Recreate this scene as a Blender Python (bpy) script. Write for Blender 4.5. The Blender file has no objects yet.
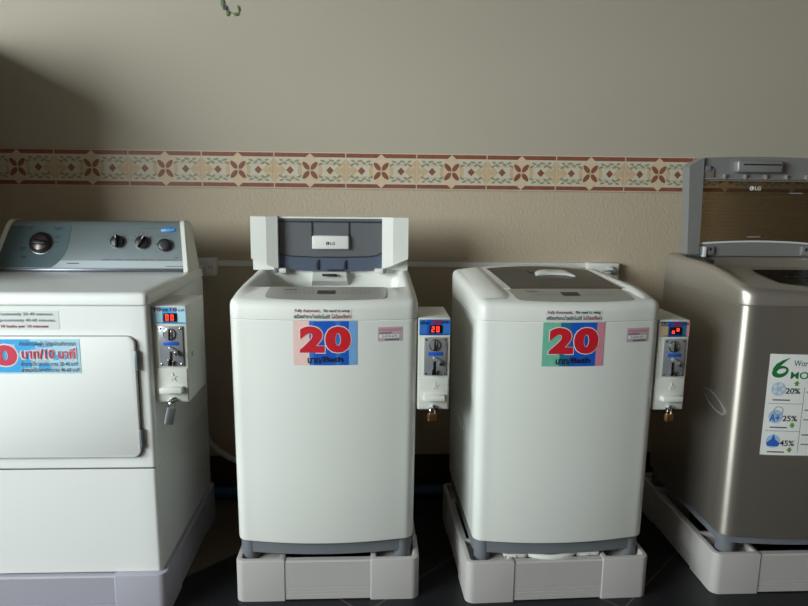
import bpy, bmesh, math, random
from mathutils import Vector, Matrix
random.seed(7)
scene = bpy.context.scene
COL = scene.collection
PI = math.pi

# ------------------------------------------------------------------ materials
def lin(c):
    return tuple(((v/255)/12.92 if v/255 <= .04045 else ((v/255+.055)/1.055)**2.4) for v in c)

def mat(name, rgb, rough=.5, metal=0., var=.04, vscale=30., bump=0., bscale=200., coat=0., emit=None, estr=0., spec=.5, stretch=None):
    m = bpy.data.materials.new(name); m.use_nodes = True
    nt = m.node_tree; b = nt.nodes['Principled BSDF']
    c = lin(rgb)
    tc = nt.nodes.new('ShaderNodeTexCoord')
    src = tc.outputs['Object']
    if stretch:
        mp = nt.nodes.new('ShaderNodeMapping'); mp.inputs['Scale'].default_value = stretch
        nt.links.new(src, mp.inputs['Vector']); src = mp.outputs['Vector']
    nz = nt.nodes.new('ShaderNodeTexNoise'); nz.inputs['Scale'].default_value = vscale; nz.inputs['Detail'].default_value = 3
    nt.links.new(src, nz.inputs['Vector'])
    mx = nt.nodes.new('ShaderNodeMix'); mx.data_type = 'RGBA'
    mx.inputs['A'].default_value = (*[v*(1-var) for v in c], 1)
    mx.inputs['B'].default_value = (*[min(1, v*(1+var)) for v in c], 1)
    nt.links.new(nz.outputs['Fac'], mx.inputs['Factor'])
    nt.links.new(mx.outputs['Result'], b.inputs['Base Color'])
    b.inputs['Roughness'].default_value = rough; b.inputs['Metallic'].default_value = metal
    b.inputs['Specular IOR Level'].default_value = spec
    b.inputs['Coat Weight'].default_value = coat; b.inputs['Coat Roughness'].default_value = .08
    if emit:
        b.inputs['Emission Color'].default_value = (*lin(emit), 1); b.inputs['Emission Strength'].default_value = estr
    if bump:
        n2 = nt.nodes.new('ShaderNodeTexNoise'); n2.inputs['Scale'].default_value = bscale; n2.inputs['Detail'].default_value = 2
        nt.links.new(src, n2.inputs['Vector'])
        bp = nt.nodes.new('ShaderNodeBump'); bp.inputs['Strength'].default_value = bump; bp.inputs['Distance'].default_value = .004
        nt.links.new(n2.outputs['Fac'], bp.inputs['Height']); nt.links.new(bp.outputs['Normal'], b.inputs['Normal'])
    return m

def brushed(m, a=.8):
    nt = m.node_tree; b = nt.nodes['Principled BSDF']; tg = nt.nodes.new('ShaderNodeTangent'); tg.direction_type = 'RADIAL'; tg.axis = 'Z'
    b.inputs['Anisotropic'].default_value = a; b.inputs['Anisotropic Rotation'].default_value = .25; nt.links.new(tg.outputs[0], b.inputs['Tangent'])
def glassy(name, rgb, trans_rgb, mix, rough=.1, lines=False):
    """tinted see-through plastic: part opaque glossy, part tinted transparent"""
    m = bpy.data.materials.new(name); m.use_nodes = True
    nt = m.node_tree; b = nt.nodes['Principled BSDF']; out = nt.nodes['Material Output']
    b.inputs['Base Color'].default_value = (*lin(rgb), 1); b.inputs['Roughness'].default_value = rough
    tr = nt.nodes.new('ShaderNodeBsdfTransparent'); tr.inputs['Color'].default_value = (*lin(trans_rgb), 1)
    ms = nt.nodes.new('ShaderNodeMixShader'); ms.inputs['Fac'].default_value = mix
    nt.links.new(b.outputs[0], ms.inputs[1]); nt.links.new(tr.outputs[0], ms.inputs[2]); nt.links.new(ms.outputs[0], out.inputs['Surface'])
    if lines:
        tc = nt.nodes.new('ShaderNodeTexCoord'); sp = nt.nodes.new('ShaderNodeSeparateXYZ'); nt.links.new(tc.outputs['Object'], sp.inputs[0])
        mu = nt.nodes.new('ShaderNodeMath'); mu.operation = 'MULTIPLY'; mu.inputs[1].default_value = 1/.0135; nt.links.new(sp.outputs['Z'], mu.inputs[0])
        fr = nt.nodes.new('ShaderNodeMath'); fr.operation = 'FRACT'; nt.links.new(mu.outputs[0], fr.inputs[0])
        lt = nt.nodes.new('ShaderNodeMath'); lt.operation = 'LESS_THAN'; lt.inputs[1].default_value = .16; nt.links.new(fr.outputs[0], lt.inputs[0])
        ma = nt.nodes.new('ShaderNodeMath'); ma.operation = 'MULTIPLY_ADD'; ma.inputs[1].default_value = -.12; ma.inputs[2].default_value = mix
        nt.links.new(lt.outputs[0], ma.inputs[0]); nt.links.new(ma.outputs[0], ms.inputs['Fac'])
    return m

M = {}
M['white'] = mat('white_enamel', (232, 234, 229), .28, var=.012, vscale=3, coat=.25)
M['white_plastic'] = mat('white_plastic', (228, 229, 224), .38, var=.02, vscale=8)
M['dryer_white'] = mat('dryer_enamel', (238, 240, 238), .3, var=.012, vscale=3, coat=.2)
M['groove'] = mat('seam_shadow_gap', (95, 92, 92), .7)
M['skirt'] = mat('slate_plastic', (112, 116, 122), .5, var=.05)
M['stand'] = mat('stand_grey_plastic', (186, 182, 180), .5, var=.03, vscale=20, bump=.05, bscale=400)
M['stand_violet'] = mat('stand_violet_grey_plastic', (172, 170, 182), .5, var=.03, vscale=20, bump=.05, bscale=400)
M['panel_silver'] = mat('silver_panel', (176, 177, 172), .35, .35, var=.06, vscale=60)
M['steel'] = mat('drum_steel', (170, 172, 174), .3, 1., var=.1, vscale=40)
M['chrome'] = mat('chrome', (215, 216, 218), .14, 1., var=.05)
M['mech'] = mat('brushed_mech_plate', (164, 167, 172), .3, .45, var=.12, vscale=90)
M['black'] = mat('black_plastic', (22, 22, 24), .35)
M['dark'] = mat('dark_gap', (40, 38, 38), .6)
M['display'] = mat('display_glass', (30, 29, 30), .3, spec=.2)
M['box'] = mat('coin_box_paint', (214, 216, 208), .45, var=.03, vscale=14, bump=.06, bscale=500)
M['box_side'] = M['box']
M['red_print'] = mat('red_print', (205, 28, 44), .5, var=.08)
M['red_soft'] = mat('faded_red_print', (206, 62, 86), .5, var=.06)
M['maroon_print'] = mat('maroon_print', (140, 34, 50), .5)
M['black_print'] = mat('black_print', (28, 26, 34), .5)
M['grey_print'] = mat('grey_print', (96, 96, 104), .5)
M['faint_print'] = mat('faint_print', (140, 142, 144), .5)
M['white_print'] = mat('white_print', (232, 224, 226), .5)
M['blue_print'] = mat('blue_sticker', (28, 92, 196), .35, var=.15, vscale=60)
M['blue_mid'] = mat('mid_blue_sticker', (58, 120, 206), .35, var=.15, vscale=60)
M['blue_light'] = mat('light_blue_sticker', (120, 170, 222), .35, var=.12, vscale=60)
M['sky_sticker'] = mat('sky_blue_sticker', (74, 176, 238), .35, var=.16, vscale=70)
M['sky_pale'] = mat('pale_sky_sticker', (178, 220, 238), .35, var=.08, vscale=70)
M['pink_light'] = mat('pale_pink_sticker', (236, 200, 194), .4, var=.1, vscale=60)
M['pink'] = mat('pink_sticker', (214, 140, 156), .4, var=.08, vscale=60)
M['mint'] = mat('mint_sticker', (116, 190, 164), .4, var=.14, vscale=60)
M['teal'] = mat('teal_sticker', (40, 112, 150), .4, var=.2, vscale=60)
M['clear_label'] = mat('clear_label', (222, 227, 226), .2, var=.02)
M['paper'] = mat('label_paper', (240, 240, 238), .5)
M['label_lilac'] = mat('lilac_label', (196, 178, 188), .5, var=.06, vscale=100)
M['led'] = mat('red_led', (255, 40, 20), .4, emit=(255, 60, 40), estr=4.)
M['console'] = mat('console_metal_paint', (132, 144, 149), .36, .45, var=.05, vscale=200)
M['console_teal'] = mat('console_teal_paint', (80, 102, 110), .36, .4, var=.05, vscale=200)
M['console_strip'] = mat('console_pale_strip', (178, 188, 194), .36, .4, var=.04, vscale=200)
M['console_trim'] = mat('console_trim', (120, 124, 136), .3, .7)
M['knob'] = mat('dark_knob', (36, 38, 42), .35)
M['knob_ring'] = mat('knob_ring', (150, 156, 158), .3, .7)
M['knob_cap'] = mat('knob_cap', (92, 84, 86), .25, .7)
M['badge'] = mat('blue_badge', (52, 130, 200), .25, var=.1, vscale=80)
M['end_cap'] = mat('console_end_cap', (226, 228, 220), .4)
M['brass'] = mat('brass', (176, 132, 84), .35, .85, var=.1, vscale=80)
M['window'] = glassy('smoked_lid_window', (62, 60, 64), (70, 66, 68), .35, .14)
M['window_blue'] = glassy('blue_grey_lid_window', (122, 124, 128), (140, 150, 168), .3, .3)
M['window_band'] = glassy('deep_blue_lid_band', (106, 116, 136), (110, 132, 176), .3, .25)
M['window_dark'] = mat('window_recess_edge', (46, 50, 62), .35)
M['silver'] = mat('silver_metal_paint', (196, 188, 178), .34, .82, var=.05, vscale=400)
brushed(M['silver'], .8)
M['silver_plastic'] = mat('silver_lid_plastic', (146, 146, 146), .42, .3, var=.04, vscale=200)
M['silver_dark'] = mat('silver_deck_plastic', (190, 183, 174), .36, .75, var=.04, vscale=200)
M['lid_glass'] = glassy('brown_lid_glass', (112, 102, 86), (206, 194, 174), .86, .12, lines=True)
M['pcb'] = mat('black_gloss_panel', (12, 11, 13), .22, spec=.12)
M['conduit'] = mat('conduit_pvc', (226, 224, 220), .45)
M['pipe_blue'] = mat('blue_pvc', (20, 74, 118), .35, var=.06)
M['hose'] = mat('grey_hose', (196, 196, 200), .5)
M['leaf'] = mat('leaf_green', (96, 116, 70), .5, var=.2, vscale=100)
M['bud'] = mat('purple_bud', (92, 74, 96), .6)
M['stem'] = mat('stem_green', (92, 108, 66), .6)
M['green'] = mat('green_print', (34, 120, 60), .4, var=.15, vscale=80)
M['green_light'] = mat('light_green_print', (110, 160, 60), .4)
M['icon_blue'] = mat('icon_blue', (54, 104, 196), .4, var=.3, vscale=90)
M['icon_pale'] = mat('icon_pale_blue', (172, 200, 226), .4, var=.1, vscale=90)

# ------------------------------------------------------------------ mesh builder
class MB:
    def __init__(s): s.v = []; s.f = []; s.m = []; s.mats = []
    def mi(s, k):
        mm = M[k] if isinstance(k, str) else k
        if mm not in s.mats: s.mats.append(mm)
        return s.mats.index(mm)
    def add(s, vs, fs, k):
        o = len(s.v); i = s.mi(k); s.v += [tuple(p) for p in vs]
        for f in fs: s.f.append(tuple(o+a for a in f)); s.m.append(i)
        return s
    def addbm(s, bm, k):
        bm.verts.index_update()
        s.add([v.co.copy() for v in bm.verts], [[v.index for v in f.verts] for f in bm.faces], k); bm.free(); return s
    def box(s, lo, hi, k, r=0., seg=2, rot=None, about=None):
        bm = bmesh.new(); bmesh.ops.create_cube(bm, size=1)
        c = [(a+b)/2 for a, b in zip(lo, hi)]; d = [abs(b-a) for a, b in zip(lo, hi)]
        for v in bm.verts: v.co = Vector((c[0]+v.co.x*d[0], c[1]+v.co.y*d[1], c[2]+v.co.z*d[2]))
        if r > 0: bmesh.ops.bevel(bm, geom=list(bm.edges), offset=min(r, min(d)*.49), segments=seg, affect='EDGES', profile=.5)
        if rot is not None:
            p = Vector(about or c)
            for v in bm.verts: v.co = rot @ (v.co-p) + p
        return s.addbm(bm, k)
    def loft(s, rings, k, cap0=False, cap1=False, closed=True):
        n = len(rings[0]); vs = [p for r in rings for p in r]; fs = []
        for i in range(len(rings)-1):
            for j in range(n if closed else n-1):
                a = i*n+j; b = i*n+(j+1) % n; fs.append((a, b, b+n, a+n))
        if cap0: fs.append(tuple(range(n))[::-1])
        if cap1: fs.append(tuple((len(rings)-1)*n+j for j in range(n)))
        return s.add(vs, fs, k)
    def tube(s, path, r, k, n=12, caps=True):
        P = [Vector(p) for p in path]; rings = []
        rr = r if isinstance(r, (list, tuple)) else [r]*len(P)
        up = Vector((.13, .21, 1)).normalized()
        t0 = (P[1]-P[0]).normalized(); u = t0.cross(up)
        if u.length < .05: u = t0.cross(Vector((1, 0, 0)))
        u.normalize()
        for i, p in enumerate(P):
            t = (P[min(i+1, len(P)-1)]-P[max(i-1, 0)]).normalized()
            u = (u - t*u.dot(t)).normalized(); w = t.cross(u)
            rings.append([p+(u*math.cos(a)+w*math.sin(a))*rr[i] for a in [2*PI*j/n for j in range(n)]])
        return s.loft(rings, k, caps, caps)
    def lathe_y(s, c, prof, k, n=28):
        """profile [(r, dy)] turned about the y axis through c, dy towards -y"""
        rings = [[(c[0]+r*math.cos(2*PI*j/n), c[1]-d, c[2]+r*math.sin(2*PI*j/n)) for j in range(n)] for r, d in prof]
        return s.loft(rings, k, True, True)
    def prism_y(s, pts, y0, y1, k):
        n = len(pts); vs = [(x, y0, z) for x, z in pts]+[(x, y1, z) for x, z in pts]
        fs = [tuple(range(n)), tuple(range(n, 2*n))[::-1]]+[(j, n+j, n+(j+1) % n, (j+1) % n) for j in range(n)]
        return s.add(vs, fs, k)
    def flat(s, pts, fn, k):
        """polygon given in (x, z), carried onto a surface by fn(x, z)"""
        return s.add([fn(x, z) for x, z in pts], [tuple(range(len(pts)))], k)
    def patch(s, x0, x1, z0, z1, fn, k, nx=10, nz=2):
        vs = []; fs = []
        for j in range(nz+1):
            for i in range(nx+1): vs.append(fn(x0+(x1-x0)*i/nx, z0+(z1-z0)*j/nz))
        for j in range(nz):
            for i in range(nx): a = j*(nx+1)+i; fs.append((a, a+1, a+nx+2, a+nx+1))
        return s.add(vs, fs, k)
    def text(s, body, x0, x1, z0, z1, fn, k, bold=0., shear=0.):
        vs, fs = glyphs(body, bold, shear)
        return s.add([fn(x0+(x1-x0)*u, z0+(z1-z0)*w) for u, w in vs], fs, k)
    def build(s, name, parent=None, smooth=35, loc=None):
        me = bpy.data.meshes.new(name); me.from_pydata(s.v, [], s.f)
        for mm in s.mats: me.materials.append(mm)
        me.polygons.foreach_set('material_index', s.m)
        bm = bmesh.new(); bm.from_mesh(me)
        bmesh.ops.recalc_face_normals(bm, faces=bm.faces); bm.to_mesh(me); bm.free()
        if smooth:
            me.polygons.foreach_set('use_smooth', [True]*len(me.polygons)); me.set_sharp_from_angle(angle=math.radians(smooth))
        me.update()
        o = bpy.data.objects.new(name, me); COL.objects.link(o)
        if parent: o.parent = parent
        if loc: o.location = loc
        return o

_G = {}
def glyphs(body, bold=0., shear=0.):
    """outline of a line of writing, normalised to the unit square"""
    key = (body, bold, shear)
    if key not in _G:
        cu = bpy.data.curves.new('t', 'FONT'); cu.body = body; cu.size = 1; cu.offset = bold; cu.resolution_u = 4; cu.shear = shear
        o = bpy.data.objects.new('t', cu); COL.objects.link(o)
        bpy.context.view_layer.update()
        dg = bpy.context.evaluated_depsgraph_get()
        me = bpy.data.meshes.new_from_object(o.evaluated_get(dg))
        vs = [(v.co.x, v.co.y) for v in me.vertices]; fs = [tuple(p.vertices) for p in me.polygons]
        bpy.data.objects.remove(o); bpy.data.curves.remove(cu); bpy.data.meshes.remove(me)
        ax = min(v[0] for v in vs); bx = max(v[0] for v in vs); ay = min(v[1] for v in vs); by = max(v[1] for v in vs)
        _G[key] = ([((x-ax)/(bx-ax), (y-ay)/(by-ay)) for x, y in vs], fs)
    return _G[key]

def tag(o, label=None, cat=None, group=None, kind=None):
    if label: o['label'] = label
    if cat: o['category'] = cat
    if group: o['group'] = group
    if kind: o['kind'] = kind
    return o
def empty(name, loc, rz=0.):
    o = bpy.data.objects.new(name, None); COL.objects.link(o); o.location = loc; o.rotation_euler = (0, 0, rz); o.empty_display_size = .05; return o

def rr(x0, x1, y0, y1, z, rf=.03, rb=.03, bulge=0., nf=16, nc=6):
    """rounded rectangle ring; the front edge (low y) bows out by bulge; z may be a function of (x, y)"""
    pts = []
    xm = (x0+x1)/2; hw = (x1-x0)/2
    def fy(x): return y0 - bulge*max(0, 1-((x-xm)/hw)**2)
    for i in range(nf+1):                               # front, left to right
        x = x0+rf+(x1-x0-2*rf)*i/nf; pts.append((x, fy(x)))
    yb = fy(x1-rf)
    for i in range(1, nc+1):
        a = -PI/2+PI/2*i/nc; pts.append((x1-rf+rf*math.cos(a), yb+rf+rf*math.sin(a)))
    for i in range(1, 7): pts.append((x1, yb+rf+(y1-rb-yb-rf)*i/6))
    for i in range(1, nc+1):
        a = PI/2*i/nc; pts.append((x1-rb+rb*math.cos(a), y1-rb+rb*math.sin(a)))
    for i in range(1, 7): pts.append((x1-rb+(x0-x1+2*rb)*i/6, y1))
    for i in range(1, nc+1):
        a = PI/2+PI/2*i/nc; pts.append((x0+rb+rb*math.cos(a), y1-rb+rb*math.sin(a)))
    for i in range(1, 7): pts.append((x0, y1-rb+(yb+rf-y1+rb)*i/6))
    for i in range(1, nc):
        a = PI+PI/2*i/nc; pts.append((x0+rf+rf*math.cos(a), yb+rf+rf*math.sin(a)))
    return [(x, y, z(x, y) if callable(z) else z) for x, y in pts]

def interp(t, pts):
    if t <= pts[0][0]: return pts[0][1]
    for (a, u), (b, v) in zip(pts, pts[1:]):
        if t <= b: return u+(v-u)*(t-a)/(b-a)
    return pts[-1][1]

# ------------------------------------------------------------------ camera
F, PITCH, YAW, ROLL = 660., .1717, .0498, .0114
cam = bpy.data.cameras.new('camera'); co = bpy.data.objects.new('camera', cam); COL.objects.link(co)
cam.sensor_width = 36; cam.sensor_fit = 'HORIZONTAL'; cam.lens = F/808*36; cam.clip_start = .05
fw = Vector((math.sin(YAW)*math.cos(PITCH), math.cos(YAW)*math.cos(PITCH), -math.sin(PITCH)))
ri = Vector((math.cos(YAW), -math.sin(YAW), 0)); up = ri.cross(fw)
r2 = math.cos(ROLL)*ri+math.sin(ROLL)*up; u2 = -math.sin(ROLL)*ri+math.cos(ROLL)*up
co.matrix_world = Matrix(((r2.x, u2.x, -fw.x, 0), (r2.y, u2.y, -fw.y, -2.6325), (r2.z, u2.z, -fw.z, 1.2531), (0, 0, 0, 1)))
scene.camera = co

# ------------------------------------------------------------------ the room
XL, XR, YF, ZC = -3.3, 3.0, -4.7, 2.9
def nodes(m): return m.node_tree.nodes, m.node_tree.links
def wall_lower_mat():
    m = mat('embossed_wall_tile', (192, 177, 155), .55, var=.03, vscale=6, bump=.55, bscale=95, stretch=(1, 1, .7))
    return m
def floor_mat():
    m = bpy.data.materials.new('dark_diagonal_floor_tile'); m.use_nodes = True; n, l = nodes(m); b = n['Principled BSDF']
    tc = n.new('ShaderNodeTexCoord'); sp = n.new('ShaderNodeSeparateXYZ'); l.new(tc.outputs['Object'], sp.inputs[0])
    def math_(op, a, bb=None, c=None):
        q = n.new('ShaderNodeMath'); q.operation = op
        for i, v in enumerate((a, bb, c)):
            if v is None: continue
            if isinstance(v, (int, float)): q.inputs[i].default_value = v
            else: l.new(v, q.inputs[i])
        return q.outputs[0]
    S = .79
    # along the two diagonals; a crossing of grout lines stands at (-.02, -.845)
    a = math_('DIVIDE', math_('SUBTRACT', math_('SUBTRACT', sp.outputs['X'], sp.outputs['Y']), .825), S)
    c = math_('DIVIDE', math_('ADD', math_('ADD', sp.outputs['X'], sp.outputs['Y']), .865), S)
    def line(t):
        f = math_('FRACT', t); d = math_('MINIMUM', f, math_('SUBTRACT', 1., f)); return math_('LESS_THAN', d, .0042)
    g = math_('MAXIMUM', line(a), line(c))
    fa = math_('FLOOR', a); fc = math_('FLOOR', c)
    cv = n.new('ShaderNodeCombineXYZ'); l.new(fa, cv.inputs[0]); l.new(fc, cv.inputs[1])
    brown = math_('MULTIPLY', math_('LESS_THAN', math_('ABSOLUTE', math_('ADD', fa, 2.)), .5), math_('LESS_THAN', math_('ABSOLUTE', fc), 1.5))
    nz = n.new('ShaderNodeTexNoise'); nz.inputs['Scale'].default_value = 14; nz.inputs['Detail'].default_value = 5; l.new(tc.outputs['Object'], nz.inputs['Vector'])
    cr = n.new('ShaderNodeValToRGB'); cr.color_ramp.elements[0].color = (*lin((20, 20, 23)), 1); cr.color_ramp.elements[1].color = (*lin((38, 38, 42)), 1); l.new(nz.outputs['Fac'], cr.inputs[0])
    m0 = n.new('ShaderNodeMix'); m0.data_type = 'RGBA'; l.new(brown, m0.inputs['Factor']); l.new(cr.outputs[0], m0.inputs['A']); m0.inputs['B'].default_value = (*lin((104, 92, 76)), 1)
    mx = n.new('ShaderNodeMix'); mx.data_type = 'RGBA'; l.new(g, mx.inputs['Factor']); l.new(m0.outputs['Result'], mx.inputs['A']); mx.inputs['B'].default_value = (*lin((92, 86, 82)), 1)
    l.new(mx.outputs['Result'], b.inputs['Base Color']); b.inputs['Roughness'].default_value = .38; b.inputs['Specular IOR Level'].default_value = .35
    return m
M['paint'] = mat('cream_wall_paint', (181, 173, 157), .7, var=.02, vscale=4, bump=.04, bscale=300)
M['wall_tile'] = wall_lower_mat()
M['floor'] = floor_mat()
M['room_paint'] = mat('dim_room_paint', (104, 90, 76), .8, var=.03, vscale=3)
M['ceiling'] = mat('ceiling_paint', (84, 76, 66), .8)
M['baseboard'] = mat('brown_baseboard_tile', (70, 52, 44), .4, var=.15, vscale=20)
M['pavement'] = mat('pavement', (150, 148, 142), .9, var=.1, vscale=6)

def struct(b, name): return tag(b.build(name, smooth=0), kind='structure')
struct(MB().box((XL-.1, YF-.1, -.1), (XR+.1, .1, 0), 'floor'), 'floor')
wb = MB().box((XL-.1, 0, 0), (XR+.1, .12, 1.32), 'wall_tile').box((XL-.1, 0, 1.32), (XR+.1, .12, ZC), 'paint')
struct(wb, 'wall_back')
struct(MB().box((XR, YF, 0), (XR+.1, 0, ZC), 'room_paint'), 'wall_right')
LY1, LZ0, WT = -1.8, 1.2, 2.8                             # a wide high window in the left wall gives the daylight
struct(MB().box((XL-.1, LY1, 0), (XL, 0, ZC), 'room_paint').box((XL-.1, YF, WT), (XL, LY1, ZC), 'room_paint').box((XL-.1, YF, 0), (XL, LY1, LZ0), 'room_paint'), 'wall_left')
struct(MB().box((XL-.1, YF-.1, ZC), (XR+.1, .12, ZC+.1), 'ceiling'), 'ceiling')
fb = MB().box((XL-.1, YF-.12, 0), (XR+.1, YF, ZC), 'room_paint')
struct(fb, 'wall_front')
struct(MB().box((-14, -16, -.16), (10, YF-.1, -.06), 'pavement'), 'ground')
struct(MB().box((XL, -.012, 0), (XR, 0, .15), 'baseboard', r=.003), 'baseboard_back')

struct(MB().box((-1.64, -.86, 0), (-1.48, 0, 1.78), 'paint', r=.004), 'shade_partition')  # unseen half-height block, added to shade the left of the back wall
# border of patterned tiles
M['b_cream'] = mat('border_cream', (210, 200, 180), .55, var=.06, vscale=40)
M['b_tan'] = mat('border_tan', (200, 176, 142), .55, var=.12, vscale=40)
M['b_tan2'] = mat('border_pale_tan', (214, 192, 164), .55, var=.1, vscale=40)
M['b_brown'] = mat('border_marbled_brown', (140, 84, 66), .5, var=.35, vscale=60)
M['b_petal'] = mat('border_petal', (138, 88, 68), .5, var=.25, vscale=60)
M['b_leaf'] = mat('border_leaf', (150, 148, 124), .4, var=.15, vscale=60)
M['b_grout'] = mat('border_grout', (206, 188, 164), .6)
def border():
    b = MB(); TW, z0, z1 = .276, 1.2515, 1.386; H = z1-z0; zc = (z0+z1)/2
    x0 = -1.206-11*TW
    b.box((XL, -.0066, z0-.002), (XR, .0, z1+.002), 'b_grout')
    k = 0
    while x0 < XR-TW:
        x1 = x0+TW
        if x0 > XL:
            g = .0022; xc = (x0+x1)/2
            def P(pts, y, kk): b.add([(x, -y, z) for x, z in pts], [tuple(range(len(pts)))], kk)
            b.box((x0+g, -.007, z0), (x1-g, -.001, z1), 'b_cream')
            bar = H*.128
            P([(x0+g, z1-.0015), (x1-g, z1-.0015), (x1-g, z1-bar), (x0+g, z1-bar)], .0072, 'b_brown')
            P([(x0+g, z0+bar), (x1-g, z0+bar), (x1-g, z0+.002), (x0+g, z0+.002)], .0072, 'b_brown')
            for ex, sg in ((x0+g, 1), (x1-g, -1)):
                P([(ex, zc+.044), (ex+sg*.044, zc), (ex, zc-.044)], .0074, 'b_tan')
                for zz in (.017, -.017):
                    P([(ex+sg*.004, zc+zz), (ex+sg*.015, zc+zz+.007), (ex+sg*.024, zc+zz*.3), (ex+sg*.012, zc+zz-.004)], .0076, 'b_tan2')
            P([(xc, z1-.002), (xc+.032, zc+.036), (xc+.032, zc-.036), (xc, z0+.002), (xc-.032, zc-.036), (xc-.032, zc+.036)], .0074, 'b_tan2')
            for sx in (1, -1):
                P([(xc+sx*.032, zc+.03), (xc+sx*.047, zc+.012), (xc+sx*.047, zc-.012), (xc+sx*.032, zc-.03)], .0074, 'b_tan')
                for sz in (1, -1):
                    pts = []
                    for i in range(14):
                        t = 2*PI*i/14; u = .0175*math.cos(t); w = .0088*math.sin(t)*(1-.15*math.cos(t)); ang = PI/4
                        px = .0225+u*1.0; d = (px*math.cos(ang)-w*math.sin(ang), px*math.sin(ang)+w*math.cos(ang))
                        pts.append((xc+sx*d[0], zc+sz*d[1]*1.12))
                    P(pts, .0078, 'b_petal')
                dx = xc+sx*.077
                P([(dx, zc+.0155), (dx+.0145, zc), (dx, zc-.0155), (dx-.0145, zc)], .0077, 'b_petal')
                for sz in (1, -1):                                  # a leafy sprig above and below each small diamond
                    st = [(dx-sx*.040, zc+sz*.030), (dx-sx*.02, zc+sz*.021), (dx, zc+sz*.024), (dx+sx*.02, zc+sz*.033), (dx+sx*.032, zc+sz*.03)]
                    for (ax, az), (cx, cz) in zip(st, st[1:]):
                        P([(ax, az+.0006), (cx, cz+.0006), (cx, cz-.0006), (ax, az-.0006)], .0076, 'b_leaf')
                    for (lx, lz, an, L) in ((-.036, .024, .7, .0115), (-.027, .036, -.45, .0115), (-.009, .030, .75, .0115), (.006, .038, -.35, .0115), (.019, .026, .8, .0115), (.033, .038, .5, .0085), (.036, .023, -.7, .0115)):
                        pts = []
                        for i in range(8):
                            t = 2*PI*i/8; u = L*math.cos(t); w = .0056*math.sin(t)
                            pts.append((dx+sx*(lx+u*math.cos(an)-w*math.sin(an)), zc+sz*(lz+(u*math.sin(an)+w*math.cos(an))*.7)))
                        P(pts, .0078, 'b_leaf')
            P([(xc, zc+.0065), (xc+.0065, zc), (xc, zc-.0065), (xc-.0065, zc)], .008, 'b_tan')
        x0 = x1; k += 1
    return b
struct(border(), 'trim_1')

# ------------------------------------------------------------------ stands under the machines
def make_stand(label, cx, cy, w, d, h, rz, mk, rec=.017, floor_level=False, brace=False):
    """adjustable plastic stand: four corner blocks with a sunken seat for a foot, four ribbed rails between"""
    t = empty('appliance_stand', (cx, cy, 0), rz); tag(t, label, 'stand', 'plastic stands under the machines')
    C = .15
    for sx in (-1, 1):
        for sy in (-1, 1):
            xa, xb = sorted((sx*w/2, sx*(w/2-C))); ya, yb = sorted((sy*d/2, sy*(d/2-C)))
            def ring(i, z):
                # only the outer corner is generously rounded
                x0, x1, y0, y1 = xa+i, xb-i, ya+i, yb-i; pts = []
                for (px, py, a0) in ((x1, y0, -PI/2), (x1, y1, 0), (x0, y1, PI/2), (x0, y0, PI)):
                    outer = (px > (xa+xb)/2) == (sx > 0) and (py > (ya+yb)/2) == (sy > 0)
                    r = max(.003, (.026 if outer else .004)-i)
                    qx = px-r if px == x1 else px+r; qy = py-r if py == y1 else py+r
                    for k in range(7):
                        a = a0+PI/2*k/6; pts.append((qx+r*math.cos(a), qy+r*math.sin(a), z))
                return pts
            b = MB()
            if rec: b.loft([ring(0, 0), ring(0, h-.006), ring(.002, h-.0015), ring(.006, h), ring(.015, h), ring(.018, h-.004), ring(.02, h-rec)], mk, True, True)
            else: b.loft([ring(0, 0), ring(0, h-.006), ring(.002, h-.0015), ring(.006, h)], mk, True, True)
            b.build('corner_block', t)
    def rail(axis, s):
        b = MB(); th = .022; hh = h-.004
        L = (w if axis == 'x' else d)/2-C+.004
        off = (d if axis == 'x' else w)/2-.0025
        prof = [(0, .004), (0, .018), (.003, .0195), (0, .021), (0, .029), (.003, .0305), (0, .032), (0, .041), (.003, .0425), (0, .044), (0, hh-.004), (.004, hh), (th, hh), (th, .004)]
        rings = []
        for e in (-L, L):
            rg = []
            for (q, z) in prof:
                o = s*(off-q); rg.append((e, o, z) if axis == 'x' else (o, e, z))
            rings.append(rg)
        b.loft(rings, mk, True, True); b.build('rail', t)
    for s in (-1, 1): rail('x', s); rail('y', s)
    if brace:
        b = MB()
        yy = -d/2+.05; zz = h+.001; xo = -.015
        pts = [(xo-.085+.17*i/14, yy-.03*math.sin(PI*i/14)**.7, zz-.002*math.sin(PI*i/14)) for i in range(15)]
        b.tube(pts, .0085, 'white_plastic', 10)
        for sx in (-1, 1):
            x0, x1 = sorted((xo+sx*.08, xo+sx*.15))
            for (a, c) in ((yy-.022, yy-.014), (yy+.02, yy+.028)): b.box((x0, a, zz-.006), (x1, c, zz+.006), 'white_plastic', r=.001)
            for q in (x0, (x0+x1)/2, x1-.008): b.box((q, yy-.022, zz-.006), (q+.008, yy+.028, zz+.004), 'white_plastic', r=.001)
        b.box((xo-.15, yy+.02, zz-.006), (xo+.15, yy+.028, zz+.002), 'white_plastic', r=.001)
        b.build('cross_strut', t)
    return t
ST2 = make_stand('light grey plastic stand under the white washer with its lid raised', -.131, -.496, .56, .56, .135, 0, 'stand')
ST3 = make_stand('light grey plastic stand with white strut showing under the closed white washer', .570, -.518, .575, .56, .135, .03, 'stand', brace=True)
ST4 = make_stand('pale grey plastic stand under the silver washer', 1.396, -.478, .64, .61, .136, 0, 'stand')
ST1 = make_stand('violet grey plastic stand under the white dryer', -.956, -.5255, .716, .625, .134, 0, 'stand_violet', rec=0)

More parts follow.
